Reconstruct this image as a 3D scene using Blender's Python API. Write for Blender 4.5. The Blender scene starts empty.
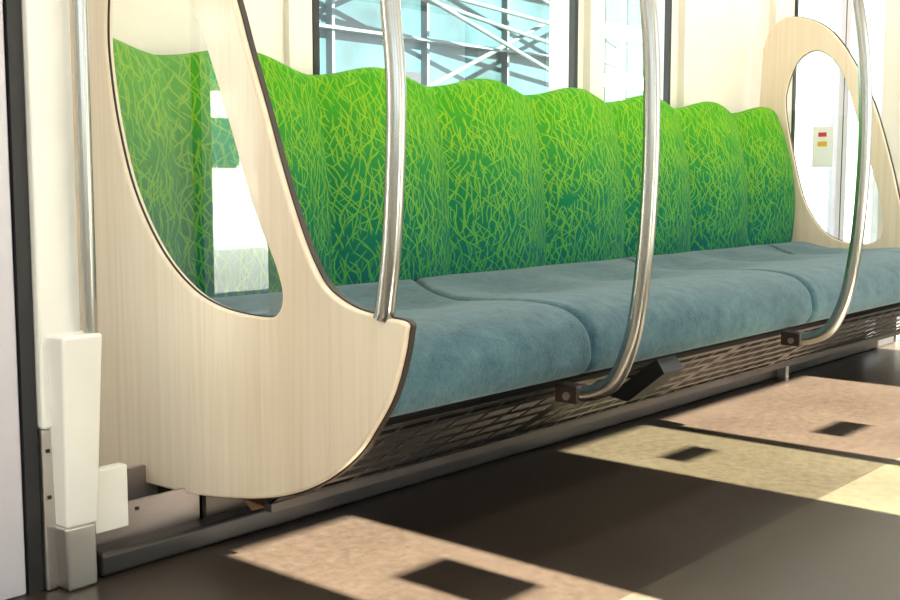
import bpy, math, random
from mathutils import Vector, Matrix
random.seed(4)
S=bpy.context.scene
COL=S.collection
S.view_settings.view_transform='Standard'

# ------------------------------------------------------------ helpers
def N(nt,t,x=0,y=0):
    n=nt.nodes.new(t); return n
def new_mat(name):
    m=bpy.data.materials.new(name); m.use_nodes=True
    nt=m.node_tree; b=nt.nodes['Principled BSDF']
    return m,nt,b
def simple(name,col,rough=0.5,metal=0.0,var=0.08,scale=8,bump=0.0,coat=0.0):
    m,nt,b=new_mat(name)
    tc=N(nt,'ShaderNodeTexCoord'); nz=N(nt,'ShaderNodeTexNoise'); nz.inputs['Scale'].default_value=scale; nz.inputs['Detail'].default_value=4
    nt.links.new(tc.outputs['Object'],nz.inputs['Vector'])
    cr=N(nt,'ShaderNodeValToRGB')
    cr.color_ramp.elements[0].color=tuple(c*(1-var) for c in col)+(1,)
    cr.color_ramp.elements[1].color=tuple(min(1,c*(1+var)) for c in col)+(1,)
    cr.color_ramp.elements[0].position=.3; cr.color_ramp.elements[1].position=.7
    nt.links.new(nz.outputs['Fac'],cr.inputs['Fac']); nt.links.new(cr.outputs['Color'],b.inputs['Base Color'])
    b.inputs['Roughness'].default_value=rough; b.inputs['Metallic'].default_value=metal
    b.inputs['Coat Weight'].default_value=coat
    return m
def glass(name,tint=(1,1,1),f0=.05,k=.95):
    m=bpy.data.materials.new(name); m.use_nodes=True; nt=m.node_tree
    nt.nodes.clear(); L=nt.links.new
    o=N(nt,'ShaderNodeOutputMaterial'); mix=N(nt,'ShaderNodeMixShader'); t=N(nt,'ShaderNodeBsdfTransparent'); g=N(nt,'ShaderNodeBsdfGlossy')
    ge=N(nt,'ShaderNodeNewGeometry'); dt=N(nt,'ShaderNodeVectorMath'); dt.operation='DOT_PRODUCT'
    L(ge.outputs['Incoming'],dt.inputs[0]); L(ge.outputs['Normal'],dt.inputs[1])
    ab=N(nt,'ShaderNodeMath'); ab.operation='ABSOLUTE'; L(dt.outputs['Value'],ab.inputs[0])
    om=N(nt,'ShaderNodeMath'); om.operation='SUBTRACT'; om.inputs[0].default_value=1; L(ab.outputs[0],om.inputs[1])
    pw=N(nt,'ShaderNodeMath'); pw.operation='POWER'; pw.inputs[1].default_value=5; L(om.outputs[0],pw.inputs[0])
    ma=N(nt,'ShaderNodeMath'); ma.operation='MULTIPLY_ADD'; ma.inputs[1].default_value=k; ma.inputs[2].default_value=f0; ma.use_clamp=True
    L(pw.outputs[0],ma.inputs[0]); L(ma.outputs[0],mix.inputs[0])
    t.inputs['Color'].default_value=tint+(1,); g.inputs['Roughness'].default_value=0.0
    L(t.outputs[0],mix.inputs[1]); L(g.outputs[0],mix.inputs[2]); L(mix.outputs[0],o.inputs['Surface'])
    return m
def empty(name):
    e=bpy.data.objects.new(name,None); e.empty_display_size=.1; COL.objects.link(e); return e
def link(ob,mat,parent):
    COL.objects.link(ob)
    if mat is not None: ob.data.materials.append(mat)
    if parent: ob.parent=parent
    return ob
def mesh(name,v,f,mat,parent=None,smooth=False):
    me=bpy.data.meshes.new(name); me.from_pydata([tuple(a) for a in v],[],f); me.update()
    if smooth:
        for p in me.polygons: p.use_smooth=True
    ob=bpy.data.objects.new(name,me); return link(ob,mat,parent)
def boxdata(x0,x1,y0,y1,z0,z1,off=0):
    v=[(x0,y0,z0),(x1,y0,z0),(x1,y1,z0),(x0,y1,z0),(x0,y0,z1),(x1,y0,z1),(x1,y1,z1),(x0,y1,z1)]
    f=[(0,3,2,1),(4,5,6,7),(0,1,5,4),(1,2,6,5),(2,3,7,6),(3,0,4,7)]
    return v,[tuple(i+off for i in q) for q in f]
def box(name,x0,x1,y0,y1,z0,z1,mat,parent=None,bev=0):
    v,f=boxdata(x0,x1,y0,y1,z0,z1)
    ob=mesh(name,v,f,mat,parent)
    if bev>0:
        b=ob.modifiers.new('bev','BEVEL'); b.width=bev; b.segments=4; b.limit_method='ANGLE'
        for p in ob.data.polygons: p.use_smooth=True
        ob.modifiers.new('wn','WEIGHTED_NORMAL')
    return ob
def boxes(name,lst,mat,parent=None):
    V=[];F=[]
    for b in lst:
        v,f=boxdata(*b,off=len(V)); V+=v;F+=f
    return mesh(name,V,F,mat,parent)
def paneY(name,x0,x1,y,z0,z1,mat,parent):
    return mesh(name,[(x0,y,z0),(x1,y,z0),(x1,y,z1),(x0,y,z1)],[(0,1,2,3)],mat,parent)
def cr_spline(P,n=8,closed=False):
    P=[Vector(p) for p in P]; out=[]; L=len(P)
    rng=range(L) if closed else range(L-1)
    for i in rng:
        p0=P[(i-1)%L] if (closed or i>0) else P[0]*2-P[1]
        p1=P[i]; p2=P[(i+1)%L]
        p3=P[(i+2)%L] if (closed or i+2<L) else P[-1]*2-P[-2]
        for k in range(n):
            t=k/n
            out.append(0.5*((2*p1)+(-p0+p2)*t+(2*p0-5*p1+4*p2-p3)*t*t+(-p0+3*p1-3*p2+p3)*t*t*t))
    if not closed: out.append(P[-1])
    return out
def tube(name,pts,r,mat,parent=None,smooth=True,n=8,caps=True):
    P=cr_spline(pts,n) if smooth else [Vector(p) for p in pts]
    cu=bpy.data.curves.new(name,'CURVE'); cu.dimensions='3D'; cu.bevel_depth=r; cu.bevel_resolution=6; cu.use_fill_caps=caps
    sp=cu.splines.new('POLY'); sp.points.add(len(P)-1)
    for i,p in enumerate(P): sp.points[i].co=(p.x,p.y,p.z,1)
    sp.use_smooth=True
    ob=bpy.data.objects.new(name,cu); return link(ob,mat,parent)

# ------------------------------------------------------------ materials
m_white=simple('cream_panel_paint',(.80,.76,.67),.35,var=.03)
m_whitec=simple('white_plastic',(.85,.83,.77),.35,var=.03,coat=.2)
m_ceiling=simple('ceiling_paint',(.8,.8,.78),.6,var=.02)
m_steel=simple('brushed_stainless',(.55,.52,.49),.30,metal=.95,var=.06,scale=14)
m_plate=simple('kick_plate_stainless',(.34,.29,.27),.42,metal=.6,var=.10,scale=9)
m_pole=simple('satin_steel_tube',(.44,.44,.425),.25,metal=1.0,var=.04,scale=20)
m_darksteel=simple('dark_steel',(.10,.085,.075),.35,metal=.8,var=.2,scale=5)
m_rail=simple('grey_kick_moulding',(.065,.060,.058),.34,metal=.7,var=.1,scale=5)
m_black=simple('black_rubber',(.012,.012,.013),.5,var=.2)
m_brown=simple('bronze_bracket',(.06,.042,.035),.35,metal=.6,var=.2)
m_copper=simple('copper_clip',(.30,.17,.09),.4,metal=.6,var=.2)
m_rim=simple('panel_edge_trim',(.03,.02,.015),.45,var=.2)
m_grille=simple('grille_metal',(.115,.112,.105),.30,metal=.75,var=.25,scale=6)
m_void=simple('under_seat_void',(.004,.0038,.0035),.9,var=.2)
m_lilac=simple('door_leaf_metal',(.60,.57,.62),.35,metal=.2,var=.04)

def wood():
    m,nt,b=new_mat('pale_wood_laminate')
    tc=N(nt,'ShaderNodeTexCoord'); mp=N(nt,'ShaderNodeMapping'); mp.inputs['Scale'].default_value=(1,55,1.6)
    nt.links.new(tc.outputs['Object'],mp.inputs['Vector'])
    a=N(nt,'ShaderNodeTexNoise'); a.inputs['Scale'].default_value=1.6; a.inputs['Detail'].default_value=6; a.inputs['Distortion'].default_value=.35
    nt.links.new(mp.outputs[0],a.inputs['Vector'])
    mp2=N(nt,'ShaderNodeMapping'); mp2.inputs['Scale'].default_value=(1,7,.8); nt.links.new(tc.outputs['Object'],mp2.inputs['Vector'])
    c=N(nt,'ShaderNodeTexNoise'); c.inputs['Scale'].default_value=1.5; c.inputs['Detail'].default_value=2; nt.links.new(mp2.outputs[0],c.inputs['Vector'])
    r=N(nt,'ShaderNodeValToRGB'); e=r.color_ramp.elements
    e[0].position=.30; e[0].color=(.71,.56,.40,1); e[1].position=.70; e[1].color=(.83,.71,.56,1)
    x=e.new(.5); x.color=(.78,.65,.49,1)
    mx=N(nt,'ShaderNodeMix'); mx.data_type='FLOAT'; mx.inputs[0].default_value=.40
    nt.links.new(a.outputs['Fac'],mx.inputs[2]); nt.links.new(c.outputs['Fac'],mx.inputs[3])
    nt.links.new(mx.outputs[0],r.inputs['Fac']); nt.links.new(r.outputs['Color'],b.inputs['Base Color'])
    b.inputs['Roughness'].default_value=.38; b.inputs['Coat Weight'].default_value=.15
    return m
m_wood=wood()

def green():
    m,nt,b=new_mat('green_grass_moquette')
    L=nt.links.new
    tc=N(nt,'ShaderNodeTexCoord'); sp=N(nt,'ShaderNodeSeparateXYZ'); L(tc.outputs['Object'],sp.inputs[0])
    cb=N(nt,'ShaderNodeCombineXYZ'); L(sp.outputs['X'],cb.inputs['X']); L(sp.outputs['Z'],cb.inputs['Y'])
    def mx(a,b_):
        q=N(nt,'ShaderNodeMath'); q.operation='MAXIMUM'; L(a,q.inputs[0]); L(b_,q.inputs[1]); return q.outputs[0]
    M=None
    for i,(rot,sc,dist,th) in enumerate(((.10,12.5,2.6,.968),(-.22,11.6,3.0,.968),(.42,12.0,2.8,.970),(-.50,11.2,3.2,.970),(.80,10.2,3.0,.974),(-.85,10.0,2.6,.974),(.0,10.4,3.6,.970))):
        off=N(nt,'ShaderNodeMapping'); off.inputs['Rotation'].default_value=(0,0,rot); off.inputs['Location'].default_value=(i*3.7,i*1.9,0)
        L(cb.outputs[0],off.inputs['Vector'])
        wv=N(nt,'ShaderNodeTexWave'); wv.wave_type='BANDS'; wv.bands_direction='X'; wv.wave_profile='SIN'
        wv.inputs['Scale'].default_value=sc; wv.inputs['Distortion'].default_value=dist*2.2; wv.inputs['Detail'].default_value=0; wv.inputs['Detail Scale'].default_value=1.0
        L(off.outputs[0],wv.inputs['Vector'])
        mr=N(nt,'ShaderNodeMapRange'); mr.inputs['From Min'].default_value=th-.02; mr.inputs['From Max'].default_value=th+.018; L(wv.outputs['Fac'],mr.inputs['Value'])
        nz=N(nt,'ShaderNodeTexNoise'); nz.inputs['Scale'].default_value=14; nz.inputs['Detail'].default_value=1
        o2=N(nt,'ShaderNodeMapping'); o2.inputs['Location'].default_value=(i*5.1+2,i*7.3,0); L(cb.outputs[0],o2.inputs['Vector']); L(o2.outputs[0],nz.inputs['Vector'])
        m2=N(nt,'ShaderNodeMapRange'); m2.inputs['From Min'].default_value=.46; m2.inputs['From Max'].default_value=.52; L(nz.outputs['Fac'],m2.inputs['Value'])
        mu=N(nt,'ShaderNodeMath'); mu.operation='MULTIPLY'; L(mr.outputs[0],mu.inputs[0]); L(m2.outputs[0],mu.inputs[1])
        M=mu.outputs[0] if M is None else mx(M,mu.outputs[0])
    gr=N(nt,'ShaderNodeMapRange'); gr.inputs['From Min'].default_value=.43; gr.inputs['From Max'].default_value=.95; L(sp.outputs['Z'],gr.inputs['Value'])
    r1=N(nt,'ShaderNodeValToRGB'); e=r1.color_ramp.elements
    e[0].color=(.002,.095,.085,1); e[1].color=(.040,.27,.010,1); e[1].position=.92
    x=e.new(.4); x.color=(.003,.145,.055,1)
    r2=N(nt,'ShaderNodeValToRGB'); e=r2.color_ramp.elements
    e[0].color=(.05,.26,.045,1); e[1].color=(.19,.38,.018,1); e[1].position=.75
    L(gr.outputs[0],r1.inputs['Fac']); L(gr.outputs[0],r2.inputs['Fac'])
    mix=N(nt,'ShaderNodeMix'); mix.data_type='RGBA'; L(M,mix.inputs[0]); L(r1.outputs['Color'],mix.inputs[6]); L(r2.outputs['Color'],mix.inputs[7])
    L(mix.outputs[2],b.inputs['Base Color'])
    b.inputs['Roughness'].default_value=.9; b.inputs['Specular IOR Level'].default_value=.2
    return m
m_green=green()

def blue():
    m,nt,b=new_mat('blue_grey_velour')
    L=nt.links.new
    tc=N(nt,'ShaderNodeTexCoord'); a=N(nt,'ShaderNodeTexNoise'); a.inputs['Scale'].default_value=20; a.inputs['Detail'].default_value=10; a.inputs['Roughness'].default_value=.82
    L(tc.outputs['Object'],a.inputs['Vector'])
    r=N(nt,'ShaderNodeValToRGB'); e=r.color_ramp.elements; e[0].position=.36; e[1].position=.66
    e[0].color=(.016,.060,.084,1); e[1].color=(.068,.142,.165,1)
    L(a.outputs['Fac'],r.inputs['Fac']); L(r.outputs['Color'],b.inputs['Base Color'])
    b.inputs['Roughness'].default_value=.9; b.inputs['Sheen Weight'].default_value=.2; b.inputs['Sheen Roughness'].default_value=.4
    n2=N(nt,'ShaderNodeTexNoise'); n2.inputs['Scale'].default_value=200; L(tc.outputs['Object'],n2.inputs['Vector'])
    bp=N(nt,'ShaderNodeBump'); bp.inputs['Strength'].default_value=.6; bp.inputs['Distance'].default_value=.003; L(n2.outputs['Fac'],bp.inputs['Height']); L(bp.outputs[0],b.inputs['Normal'])
    return m
m_blue=blue()

def floor_m():
    m,nt,b=new_mat('vinyl_floor')
    L=nt.links.new
    tc=N(nt,'ShaderNodeTexCoord'); sp=N(nt,'ShaderNodeSeparateXYZ'); L(tc.outputs['Object'],sp.inputs[0])
    st=N(nt,'ShaderNodeMath'); st.operation='LESS_THAN'; st.inputs[1].default_value=1.0; L(sp.outputs['Y'],st.inputs[0])
    a=N(nt,'ShaderNodeTexNoise'); a.inputs['Scale'].default_value=40; a.inputs['Detail'].default_value=8; a.inputs['Roughness'].default_value=.75; L(tc.outputs['Object'],a.inputs['Vector'])
    v=N(nt,'ShaderNodeTexNoise'); v.inputs['Scale'].default_value=3; v.inputs['Detail'].default_value=3; L(tc.outputs['Object'],v.inputs['Vector'])
    mm=N(nt,'ShaderNodeMix'); mm.data_type='FLOAT'; mm.inputs[0].default_value=.35; L(a.outputs['Fac'],mm.inputs[2]); L(v.outputs['Fac'],mm.inputs[3])
    r1=N(nt,'ShaderNodeValToRGB'); e=r1.color_ramp.elements; e[0].position=.33;e[1].position=.70
    e[0].color=(.0235,.0165,.012,1); e[1].color=(.049,.037,.028,1)
    r2=N(nt,'ShaderNodeValToRGB'); e=r2.color_ramp.elements; e[0].position=.33;e[1].position=.70
    e[0].color=(.048,.037,.027,1); e[1].color=(.082,.066,.050,1)
    L(mm.outputs[0],r1.inputs['Fac']); L(mm.outputs[0],r2.inputs['Fac'])
    mix=N(nt,'ShaderNodeMix'); mix.data_type='RGBA'; L(st.outputs[0],mix.inputs[0]); L(r1.outputs['Color'],mix.inputs[6]); L(r2.outputs['Color'],mix.inputs[7])
    L(mix.outputs[2],b.inputs['Base Color'])
    b.inputs['Specular IOR Level'].default_value=.38
    rr=N(nt,'ShaderNodeMapRange'); rr.inputs['To Min'].default_value=.24; rr.inputs['To Max'].default_value=.42; L(a.outputs['Fac'],rr.inputs['Value']); L(rr.outputs[0],b.inputs['Roughness'])
    bp=N(nt,'ShaderNodeBump'); bp.inputs['Strength'].default_value=.12; bp.inputs['Distance'].default_value=.002; L(a.outputs['Fac'],bp.inputs['Height']); L(bp.outputs[0],b.inputs['Normal'])
    return m
m_floor=floor_m()

m_winglass=glass('window_glass',(.84,.93,.93),.05)
m_clear=glass('partition_glass',(.95,.97,.96),.13,.8)
m_gB=glass('greenish_glass',(.86,.97,.78),.04)
m_gC=glass('warm_door_glass',(1.0,.985,.93),.04)

# ------------------------------------------------------------ room shell
XA,XB=-3.5,10.5; YW=2.35; YO=-0.55; ZC=2.25
box('floor',XA,XB,YO,YW+.12,-.06,0,m_floor)
box('ceiling',XA,XB,YO,YW+.12,ZC,ZC+.06,m_ceiling)
box('wall_left',XA-.08,XA,YO,YW+.12,0,ZC,m_white)
box('wall_right',XB,XB+.08,YO,YW+.12,0,ZC,m_white)
def wall(name,y0,y1,ops):
    lst=[];x=XA
    for (a,b,z0,z1) in sorted(ops):
        if a>x: lst.append((x,a,y0,y1,0,ZC))
        if z0>0: lst.append((a,b,y0,y1,0,z0))
        lst.append((a,b,y0,y1,z1,ZC)); x=b
    lst.append((x,XB,y0,y1,0,ZC))
    return boxes(name,lst,m_white)
wall('wall_back',YW,YW+.12,[(-.45,.86,.04,1.95),(2.15,3.40,.90,1.85),(3.56,4.04,.90,1.85),(5.18,6.50,.04,1.95),(7.6,9.2,.9,1.85)])
wall('wall_front',YO-.12,YO,[(-3.0,-.6,.85,1.85),(-.2,.75,.85,1.60),(1.30,1.64,.30,1.645),(2.37,3.90,.30,1.645),(4.7,6.4,.85,1.85),(7.2,9.6,.8,1.85)])
def window(name,a,b,z0,z1,y,mat,fr=.018,fm=m_black,yin=.058,dep=.10):
    e=empty(name)
    paneY('pane',a,b,y+yin,z0,z1,mat,e)
    L=[(a,a+fr,y-.004,y+dep,z0,z1),(b-fr,b,y-.004,y+dep,z0,z1),(a,b,y-.004,y+dep,z0,z0+fr),(a,b,y-.004,y+dep,z1-fr,z1)]
    boxes('frame',L,fm,e); return e
window('window_1',2.15,3.40,.90,1.85,YW,m_winglass,.022,m_black,.012,.02)
window('window_2',3.56,4.04,.90,1.85,YW,m_winglass,.014,m_black,.012,.02)
window('window_3',7.6,9.2,.9,1.85,YW,m_winglass)
yo=YO-.10
window('window_4',1.30,1.64,.30,1.645,yo,m_gC,.008)
window('window_5',-.2,.75,.85,1.60,yo,m_winglass)
window('added_far_window',4.7,6.4,.85,1.85,yo,m_winglass)  # unseen opposite opening, added to light the far end
window('window_7',-3.0,-.6,.85,1.85,yo,m_winglass)
window('window_8',7.2,9.6,.8,1.85,yo,m_winglass)
e=empty('door_3')
paneY('pane_l',2.38,2.80,yo+.053,.30,1.645,m_gB,e); paneY('pane_r',2.86,3.89,yo+.053,.30,1.645,m_gC,e)
boxes('frame',[(2.37,2.385,yo,yo+.1,.3,1.645),(2.80,2.86,yo,yo+.1,.3,1.645),(3.885,3.90,yo,yo+.1,.3,1.645),(2.37,3.9,yo,yo+.1,.3,.32),(2.37,3.9,yo,yo+.1,1.635,1.645)],m_steel,e)
boxes('stickers',[(2.49,2.66,yo+.06,yo+.062,1.38,1.435),(3.02,3.22,yo+.06,yo+.062,1.25,1.315)],m_black,e)
e=empty('window_sticker'); boxes('card',[(1.42,1.56,yo+.07,yo+.072,1.20,1.36)],m_black,e)
def door(name,a,b):
    e=empty(name); c=(a+b)/2; y=YW+.03
    for i,(p,q) in enumerate(((a,c-.004),(c+.004,b))):
        boxes('leaf_%d'%(i+1),[(p,p+.06,y,y+.04,.04,1.95),(q-.06,q,y,y+.04,.04,1.95),(p,q,y,y+.04,.04,.34),(p,q,y,y+.04,1.75,1.95)],m_lilac,e)
        paneY('glass_%d'%(i+1),p+.06,q-.06,y+.02,.34,1.75,m_winglass,e)
    boxes('gasket',[(c-.004,c+.004,y-.002,y+.042,.04,1.95),(a-.02,a,y-.04,y+.04,.0,1.97),(b,b+.02,y-.04,y+.04,0,1.97)],m_black,e)
    return e
door('door_1',-.45,.86); door('door_2',5.18,6.50)
boxes('trim_1',[(2.05,2.13,YW-.02,YW,.9,ZC),(3.44,3.53,YW-.03,YW,.9,ZC),(4.10,4.14,YW-.03,YW,.9,ZC),(4.9,4.96,YW-.03,YW,.3,ZC)],m_white)

# ------------------------------------------------------------ partitions
NEAR_O=[(2.33,.12),(2.20,.105),(2.11,.097),(2.02,.094),(1.883,.094),(1.754,.10),(1.606,.121),(1.497,.149),(1.407,.191),(1.334,.246),(1.287,.303),(1.253,.356),(1.231,.415),(1.222,.455),(1.224,.474),(1.274,.479),(1.342,.489),(1.401,.515),(1.437,.555),(1.474,.621),(1.515,.714),(1.554,.816),(1.597,.921),(1.63,1.009),(1.68,1.12),(1.76,1.24),(1.86,1.32),(1.97,1.365),(2.08,1.38),(2.2,1.375),(2.33,1.35)]
NEAR_I=[(2.03,1.00),(2.028,.93),(2.005,.81),(1.955,.677),(1.87,.563),(1.77,.492),(1.67,.462),(1.56,.456),(1.522,.467),(1.510,.50),(1.528,.55),(1.578,.64),(1.618,.73),(1.66,.83),(1.705,.93),(1.755,1.02),(1.80,1.09),(1.86,1.15),(1.93,1.17),(1.99,1.13),(2.02,1.07)]
FAR_O=[(2.33,.12),(2.15,.095),(1.95,.10),(1.80,.115),(1.66,.15),(1.54,.21),(1.47,.28),(1.42,.38),(1.405,.45),(1.41,.475),(1.46,.48),(1.54,.49),(1.60,.515),(1.64,.55),(1.67,.60),(1.71,.75),(1.78,.97),(1.85,1.12),(1.94,1.26),(2.02,1.335),(2.12,1.375),(2.20,1.37),(2.25,1.33),(2.28,1.25)]
FAR_I=[(2.17,1.00),(2.16,1.10),(2.12,1.19),(2.05,1.23),(1.98,1.20),(1.92,1.12),(1.87,.98),(1.80,.77),(1.745,.60),(1.735,.49),(1.77,.435),(1.87,.43),(1.98,.475),(2.07,.60),(2.13,.80)]
m_paper=simple('paper',(.93,.93,.92),.6,var=.02); m_red=simple('red_ink',(.6,.04,.04),.6); m_yel=simple('yellow_paint',(.85,.50,.05),.6)
def panel(name,X,out,inn,th=.022,sticker=False):
    e=empty(name)
    o=cr_spline([(a,b,0) for a,b in out],6); i=cr_spline([(a,b,0) for a,b in inn],6,True)
    cu=bpy.data.curves.new('tmp','CURVE'); cu.dimensions='2D'; cu.fill_mode='BOTH'; cu.extrude=th/2-.004; cu.bevel_depth=.004; cu.bevel_resolution=2; cu.offset=-.004
    for P in (o,i):
        s=cu.splines.new('POLY'); s.points.add(len(P)-1); s.use_cyclic_u=True
        for k,p in enumerate(P): s.points[k].co=(p.x,p.y,0,1)
    t=bpy.data.objects.new('tmp',cu); COL.objects.link(t)
    dg=bpy.context.evaluated_depsgraph_get(); me=bpy.data.meshes.new_from_object(t.evaluated_get(dg))
    bpy.data.objects.remove(t)
    M=Matrix(((0,0,1,X+th/2),(1,0,0,0),(0,1,0,0),(0,0,0,1))); me.transform(M)
    me.materials.clear(); ob=bpy.data.objects.new('board',me); link(ob,m_wood,e)
    O=o[6:-1]
    V=[];F=[]; n=len(O)
    for k,p in enumerate(O):
        a=O[max(k-1,0)];b=O[min(k+1,n-1)]; t_=(b-a).normalized(); nr=Vector((t_.y,-t_.x,0))
        q0=p-nr*.003; q1=p+nr*.002
        for q in (q0,q1):
            V.append((X+th-.010,q.x,q.y)); V.append((X+th+.001,q.x,q.y))
    for k in range(n-1):
        a=4*k;b=a+4
        F+=[(a,a+2,b+2,b),(a+2,a+3,b+3,b+2),(a+3,a+1,b+1,b+3),(a+1,a,b,b+1)]
    mesh('edge_trim',V,F,m_rim,e)
    c=Vector((0,0,0))
    for p in i: c+=p
    c/=len(i)
    G=[p+(p-c).normalized()*.004 for p in i]
    V=[(X+th*.5,p.x,p.y) for p in G]; mesh('glass',V,[tuple(range(len(V)))],m_clear,e)
    tube('seal',[(X+th*.5,p.x,p.y) for p in i]+[(X+th*.5,i[0].x,i[0].y)],.0025,m_black,e,False)
    if sticker:
        box('paper_notice',X+.004,X+.006,1.955,2.045,.745,.915,m_paper,e)
        box('red_mark',X+.002,X+.004,1.985,2.02,.872,.890,m_red,e)
        box('yellow_mark',X+.002,X+.004,1.982,2.022,.832,.852,m_yel,e)
    return e
panel('seat_end_partition',1.303,NEAR_O,NEAR_I)
panel('seat_end_partition',4.70,FAR_O,FAR_I,sticker=True)

# ------------------------------------------------------------ bench
bench=empty('bench_seat')
PK=1.79; PI=math.pi
def backrest():
    x0,x1=1.332,4.695; nx=420
    V=[];F=[]
    def zt(X):
        a=.979+.017*math.cos(2*PI*(X-PK)/.46)+ .012*max(0,(2.1-X)/.4)
        d=x1-X
        if d<.10: a-=.05*(1-d/.10)**2
        return a
    T=[i/22 for i in range(23)]
    rows=[]
    for i in range(nx+1):
        X=x0+(x1-x0)*i/nx
        u=abs(math.cos(PI*(X-PK)/.46))
        bul=.075*(u**.8)
        Z=zt(X)
        endf=min(1,(x1-X)/.05)
        row=[]
        for t in T:
            z=.38+(Z-.03-.38)*t
            y=2.146+.055*t-.02*math.sin(PI*t)
            w=(math.sin(PI*min(1,max(0,.12+.8*t))))**.5
            y-=bul*w*(.35+.65*endf)
            y+=.03*(1-endf)**2
            row.append((X,y,z))
        yb=row[-1][1]
        for k in range(1,9):
            a=PI*k/8
            row.append((X,yb+.04*(1-math.cos(a)),Z-.03+.03*math.sin(a)))
        row.append((X,yb+.08,.38))
        rows.append(row)
    m_=len(rows[0])
    for r in rows: V+=r
    for i in range(nx):
        for j in range(m_-1):
            a=i*m_+j; F.append((a,a+m_,a+m_+1,a+1))
    F.append(tuple(range(m_))); F.append(tuple(nx*m_+j for j in reversed(range(m_))))
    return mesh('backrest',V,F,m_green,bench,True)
backrest()
def skew(y):
    t=max(0,(y-1.42)/.68); return .36*t**1.6
def cushion(name,xa,xb,la=True,lb=True):
    P=cr_spline([(2.15,.425,0),(2.05,.432,0),(1.9,.425,0),(1.72,.428,0),(1.56,.440,0),(1.43,.446,0),(1.34,.436,0),(1.290,.405,0),(1.274,.36,0),(1.280,.325,0),(1.31,.303,0),(1.40,.301,0)],5)
    nx=90; V=[];F=[];m_=len(P)
    for i in range(nx+1):
        s=i/nx
        for j,p in enumerate(P):
            L=xa+(skew(p.x) if la else 0); R_=xb+(skew(p.x) if lb else 0)
            ss=.5-.5*math.cos(PI*s)
            ss=.6*ss+.4*s
            X=L+(R_-L)*ss
            d=min(X-L,R_-X); r=.022
            k=0
            if d<r: k=1-math.sqrt(max(0,1-((r-d)/r)**2))
            y,z=p.x,p.y
            bowl=.5-.5*math.cos(2*PI*(X-PK+.23-skew(y)*.6)/.46)
            top=max(0,min(1,(z-.40)/.03))*max(0,min(1,(2.1-y)/.1))
            cen=math.exp(-((y-1.80)/.20)**2)
            z-=top*cen*bowl*.032
            z-=k*.018*max(0,min(1,(z-.31)/.09))
            if y<1.36: y+=k*.020
            V.append((X,y,z))
    for i in range(nx):
        for j in range(m_-1):
            a=i*m_+j; F.append((a,a+1,a+m_+1,a+m_))
    F.append(tuple(range(m_))); F.append(tuple(nx*m_+j for j in range(m_)))
    return mesh(name,V,F,m_blue,bench,True)
cushion('cushion_1',1.332,1.918,False,True)
cushion('cushion_2',1.922,2.978,True,True)
cushion('cushion_3',2.982,4.03,True,True)
cushion('cushion_4',4.034,4.695,True,False)
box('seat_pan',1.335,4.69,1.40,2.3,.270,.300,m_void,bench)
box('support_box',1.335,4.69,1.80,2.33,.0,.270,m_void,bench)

# heater grille (slanted, perforated)
gr=bench
A=Vector((0,1.335,.280)); B=Vector((0,1.59,.105)); dirv=(B-A).normalized(); Lg=(B-A).length; nrm=Vector((0,dirv.z,-dirv.y))
def slab(x0,x1,s0,s1,th=.0015):
    p=[A+dirv*s0,A+dirv*s1]
    v=[]
    for x in (x0,x1):
        for q in p:
            for k in (0,-th):
                w=q+nrm*k; v.append((x,w.y,w.z))
    f=[(0,2,3,1),(4,5,7,6),(0,4,6,2),(1,3,7,5),(0,1,5,4),(2,6,7,3)]
    return v,f
V=[];F=[]
def addslab(*a):
    v,f=slab(*a); o=len(V); V.extend(v); F.extend([tuple(i+o for i in q) for q in f])
X0,X1=1.335,4.69
rows=6
for i in range(rows+1):
    s=Lg*i/rows; w=.018 if i in(0,rows) else .009
    addslab(X0,X1,max(0,s-w),min(Lg,s+w))
x=X0; k=0
while x<X1-.05:
    w=.045 if k%7==0 else .010
    addslab(x,x+w,0,Lg); x+=.095; k+=1
addslab(X1-.03,X1,0,Lg)
mesh('heater_perforated_cover',V,F,m_grille,gr)
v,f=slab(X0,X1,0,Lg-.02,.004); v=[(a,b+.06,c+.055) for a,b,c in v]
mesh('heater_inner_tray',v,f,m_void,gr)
boxes('heater_rails',[(X0,X1,1.585,1.605,.092,.108)],m_darksteel,gr)
v=[(2.22,1.31,.298),(2.30,1.31,.298),(2.30,1.44,.20),(2.22,1.44,.20),(2.22,1.29,.268),(2.31,1.29,.268),(2.29,1.39,.19),(2.23,1.39,.19)]
mesh('centre_bracket',v,[(0,1,2,3),(4,7,6,5),(0,4,5,1),(1,5,6,2),(2,6,7,3),(3,7,4,0)],m_black,gr)
boxes('feet',[(x,x+.025,1.70,1.73,0,.10) for x in (3.75,)],m_steel,gr)
mesh('end_clip',[(1.335,1.60,.10),(1.335,1.67,.105),(1.335,1.64,.085),(1.36,1.60,.10),(1.36,1.67,.105),(1.36,1.64,.085)],[(0,1,2),(3,5,4),(0,3,4,1),(1,4,5,2),(2,5,3,0)],m_copper,gr)

e=bench
box('kick_moulding',1.08,4.9,1.740,1.790,0,.044,m_rail,e,.009)
box('kick_plate',1.34,4.69,1.785,1.799,0,.16,m_darksteel,e)
box('side_plate',1.10,1.345,1.800,1.808,.03,.106,m_plate,e)
box('side_plate_return',1.10,1.33,1.93,1.94,.0,.130,m_plate,e)
box('white_cover',1.068,1.160,1.775,1.80,.070,.185,m_whitec,e,.003)
boxes('rivets',[(1.19,1.197,1.797,1.801,.088,.094)],m_black,e)

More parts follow.
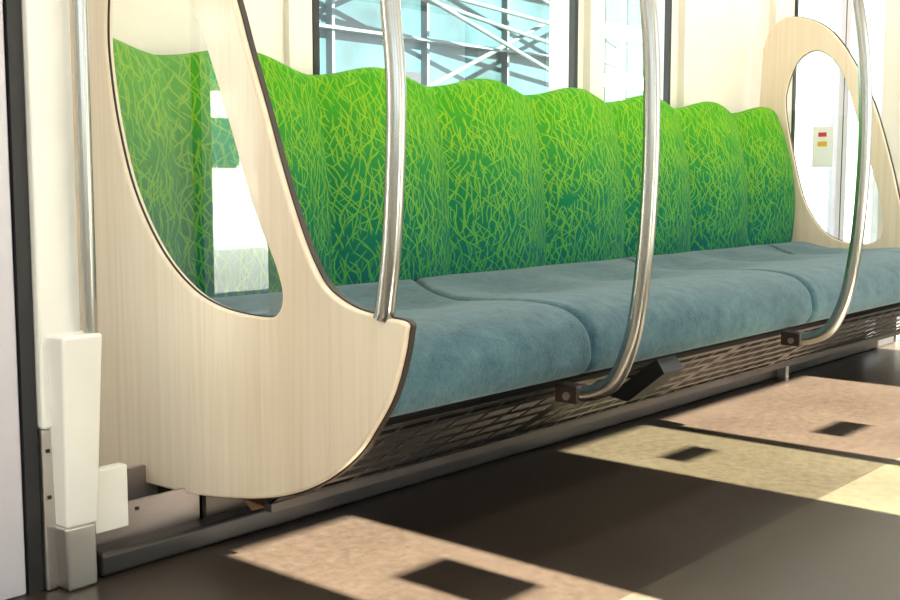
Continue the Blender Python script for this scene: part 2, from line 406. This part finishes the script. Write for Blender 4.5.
# ------------------------------------------------------------ poles
def pole(X,pts,bracket=True):
    e=empty('grab_pole')
    tube('tube',[(X,a,b) for a,b in pts],.0160,m_pole,e)
    if bracket:
        a,b=pts[-1]
        box('bracket',X-.020,X+.020,a-.010,a+.045,b-.018,b+.018,m_brown,e,.004)
        tube('bolt',[(X-.024,a+.015,b-.003),(X+.024,a+.015,b-.003)],.008,m_steel,e,False)
pole(1.31,[(1.45,2.25),(1.40,1.9),(1.33,1.5),(1.28,1.2),(1.255,.97),(1.243,.82),(1.252,.62),(1.268,.50),(1.275,.476)],False)
TP=[(1.42,2.25),(1.36,1.95),(1.25,1.55),(1.17,1.25),(1.125,1.02),(1.112,.81),(1.118,.60),(1.135,.45),(1.155,.37),(1.185,.312),(1.225,.287),(1.265,.278)]
pole(1.85,TP); pole(2.87,TP)

# ------------------------------------------------------------ door-side column
def column(x0,x1):
    e=empty('door_side_column')
    box('post',x0,x1,1.75,1.86,.28,ZC,m_whitec,e,.006)
    box('steel_base',x0,x1,1.755,1.85,0,.28,m_steel,e,.004)
    return e
c=column(.984,1.062)
boxes('screw_heads',[(.990,.996,1.752,1.756,.24,.246),(.990,.996,1.752,1.756,.16,.166)],m_black,c)
column(4.97,5.06)
e=empty('handrail_post')
def cup(n,x0a,x1a,x0b,x1b,ya,yb,y1,z0,z1,mat,p):
    v=[(x0a,ya,z0),(x1a,ya,z0),(x1a,y1,z0),(x0a,y1,z0),(x0b,yb,z1),(x1b,yb,z1),(x1b,y1,z1),(x0b,y1,z1)]
    f=[(0,3,2,1),(4,5,6,7),(0,1,5,4),(1,2,6,5),(2,3,7,6),(3,0,4,7)]
    ob=mesh(n,v,f,mat,p); b=ob.modifiers.new('b','BEVEL'); b.width=.006; b.segments=4
    for q in ob.data.polygons: q.use_smooth=True
    ob.modifiers.new('wn','WEIGHTED_NORMAL')
cup('cup',1.004,1.064,.996,1.072,1.72,1.70,1.775,.11,.44,m_whitec,e)
cup('foot',1.006,1.062,1.002,1.062,1.722,1.722,1.775,0,.112,m_steel,e)
tube('tube',[(1.062,1.722,.42),(1.062,1.722,ZC)],.0120,m_pole,e,False)
e=empty('door_frame_post')
box('gasket',.957,.982,1.765,1.85,0,ZC,m_black,e)
box('leaf_edge',.78,.955,1.770,1.85,0,ZC,m_lilac,e,.004)

# ------------------------------------------------------------ ceiling strips added as interior fill light, out of view
m_em=bpy.data.materials.new('fill_diffuser'); m_em.use_nodes=True
bb=m_em.node_tree.nodes['Principled BSDF']; bb.inputs['Emission Color'].default_value=(1,.95,.86,1); bb.inputs['Emission Strength'].default_value=1.5
for y in (.2,1.55):
    e=empty('ceiling_fill_lamp'); box('diffuser',-3,10,y-.1,y+.1,ZC-.03,ZC,m_em,e)
    for X in (-1.5,1.5,4.5,7.5):
        l=bpy.data.lights.new('fill_light','AREA'); l.shape='RECTANGLE'; l.size=2.6; l.size_y=.2; l.energy=12; l.color=(1,.95,.87)
        o=bpy.data.objects.new('fill_light',l); o.location=(X,y,ZC-.04); COL.objects.link(o); o.parent=e

# ------------------------------------------------------------ outside
m_conc=simple('platform_concrete',(.24,.23,.22),.8,var=.1)
m_teal=simple('teal_facade_glass',(.009,.024,.027),.35,var=.9,scale=.45)
m_beam=simple('pale_beam',(.028,.045,.048),.5,var=.05)
m_bld=simple('pale_building',(.5,.52,.52),.7,var=.05)
m_bw=simple('building_window',(.015,.035,.04),.5,var=.2)
m_dark=simple('dark_facade',(.002,.004,.005),.5,var=.3)
e=empty('station_platform')
box('slab',-30,45,2.75,7.0,-1.0,-.02,m_conc,e); box('yellow_line',-30,45,3.25,3.55,-.02,-.012,m_yel,e)
box('track_bed',-80,120,-60,90,-1.2,-1.0,m_conc,e)
e=empty('station_facade')
box('glass_wall',8.5,20.5,14,14.3,-1,9,m_teal,e)
L=[]
for i in range(6): L.append((8.5+i*2.3,8.56+i*2.3,13.85,14,-1,9))
for z in (1.5,3.1,4.3): L.append((8.5,20.5,13.8,14,z,z+.05))
boxes('mullions',L,m_beam,e)
for a,b in (((9,13.5,2.0),(15,13.5,4.6)),((14,13.3,1.9),(20,13.3,4.4)),((10,13.2,4.2),(20.5,13.2,3.0)),((15,13.2,4.8),(20.5,13.2,3.4)),((12,13.1,4.4),(20,13.1,2.2)),((13,13.1,3.9),(20,13.1,3.5))):
    tube('truss',[a,b],.04,m_beam,e,False)
boxes('kiosk',[(9.6,10.5,11.9,12.3,-1,2.35),(12.2,13.2,12,12.3,1.2,2.3),(11.2,12.0,12,12.4,-1,2.1)],m_dark,e)
boxes('sign_boards',[(12.3,12.55,11.98,12,2.05,2.22),(12.7,13.0,11.98,12,2.08,2.16),(9.9,10.2,11.88,11.9,2.1,2.25)],m_bld,e)
e=empty('pale_building')
box('block',21.5,33,20,26,-1,9,m_bld,e)
boxes('windows',[(21.8+i*1.4,22.8+i*1.4,19.9,20,1.0+j*1.5,2.0+j*1.5) for i in range(8) for j in range(5)],m_bw,e)
e=empty('pale_building')
box('block',-26,-10,22,28,-1,7,m_bld,e)
boxes('windows',[(-25+i*2.0,-23.8+i*2.0,21.9,22,1.0+j*1.8,2.1+j*1.8) for i in range(7) for j in range(3)],m_bw,e)

# ------------------------------------------------------------ lights
w=bpy.data.worlds.new('World'); S.world=w; w.use_nodes=True
bg=w.node_tree.nodes['Background']; nt=w.node_tree
sk=nt.nodes.new('ShaderNodeTexSky'); sk.sky_type='NISHITA'; sk.sun_disc=False; sk.sun_elevation=math.radians(35); sk.sun_rotation=math.radians(180)
mixn=nt.nodes.new('ShaderNodeMix'); mixn.data_type='RGBA'; mixn.inputs[0].default_value=.6; mixn.inputs[7].default_value=(9,9.3,9.5,1)
nt.links.new(sk.outputs[0],mixn.inputs[6]); nt.links.new(mixn.outputs[2],bg.inputs['Color'])
bg.inputs['Strength'].default_value=.46
l=bpy.data.lights.new('sun','SUN'); l.energy=120; l.angle=math.radians(.55); l.color=(1,.93,.80)
o=bpy.data.objects.new('sun',l); COL.objects.link(o)
d=Vector((0.0,1,-.70)); o.rotation_euler=d.to_track_quat('-Z','Y').to_euler()

# ------------------------------------------------------------ camera
cam=bpy.data.cameras.new('camera'); co=bpy.data.objects.new('camera',cam); COL.objects.link(co)
cam.sensor_width=36; cam.lens=1150*36/900; cam.clip_start=.02
ph=math.radians(6.056); th=math.radians(40.85)
Fv=Vector((math.cos(th)*math.cos(ph),math.sin(th)*math.cos(ph),-math.sin(ph)))
co.location=(0,0,.70); co.rotation_euler=Fv.to_track_quat('-Z','Y').to_euler()
S.camera=co
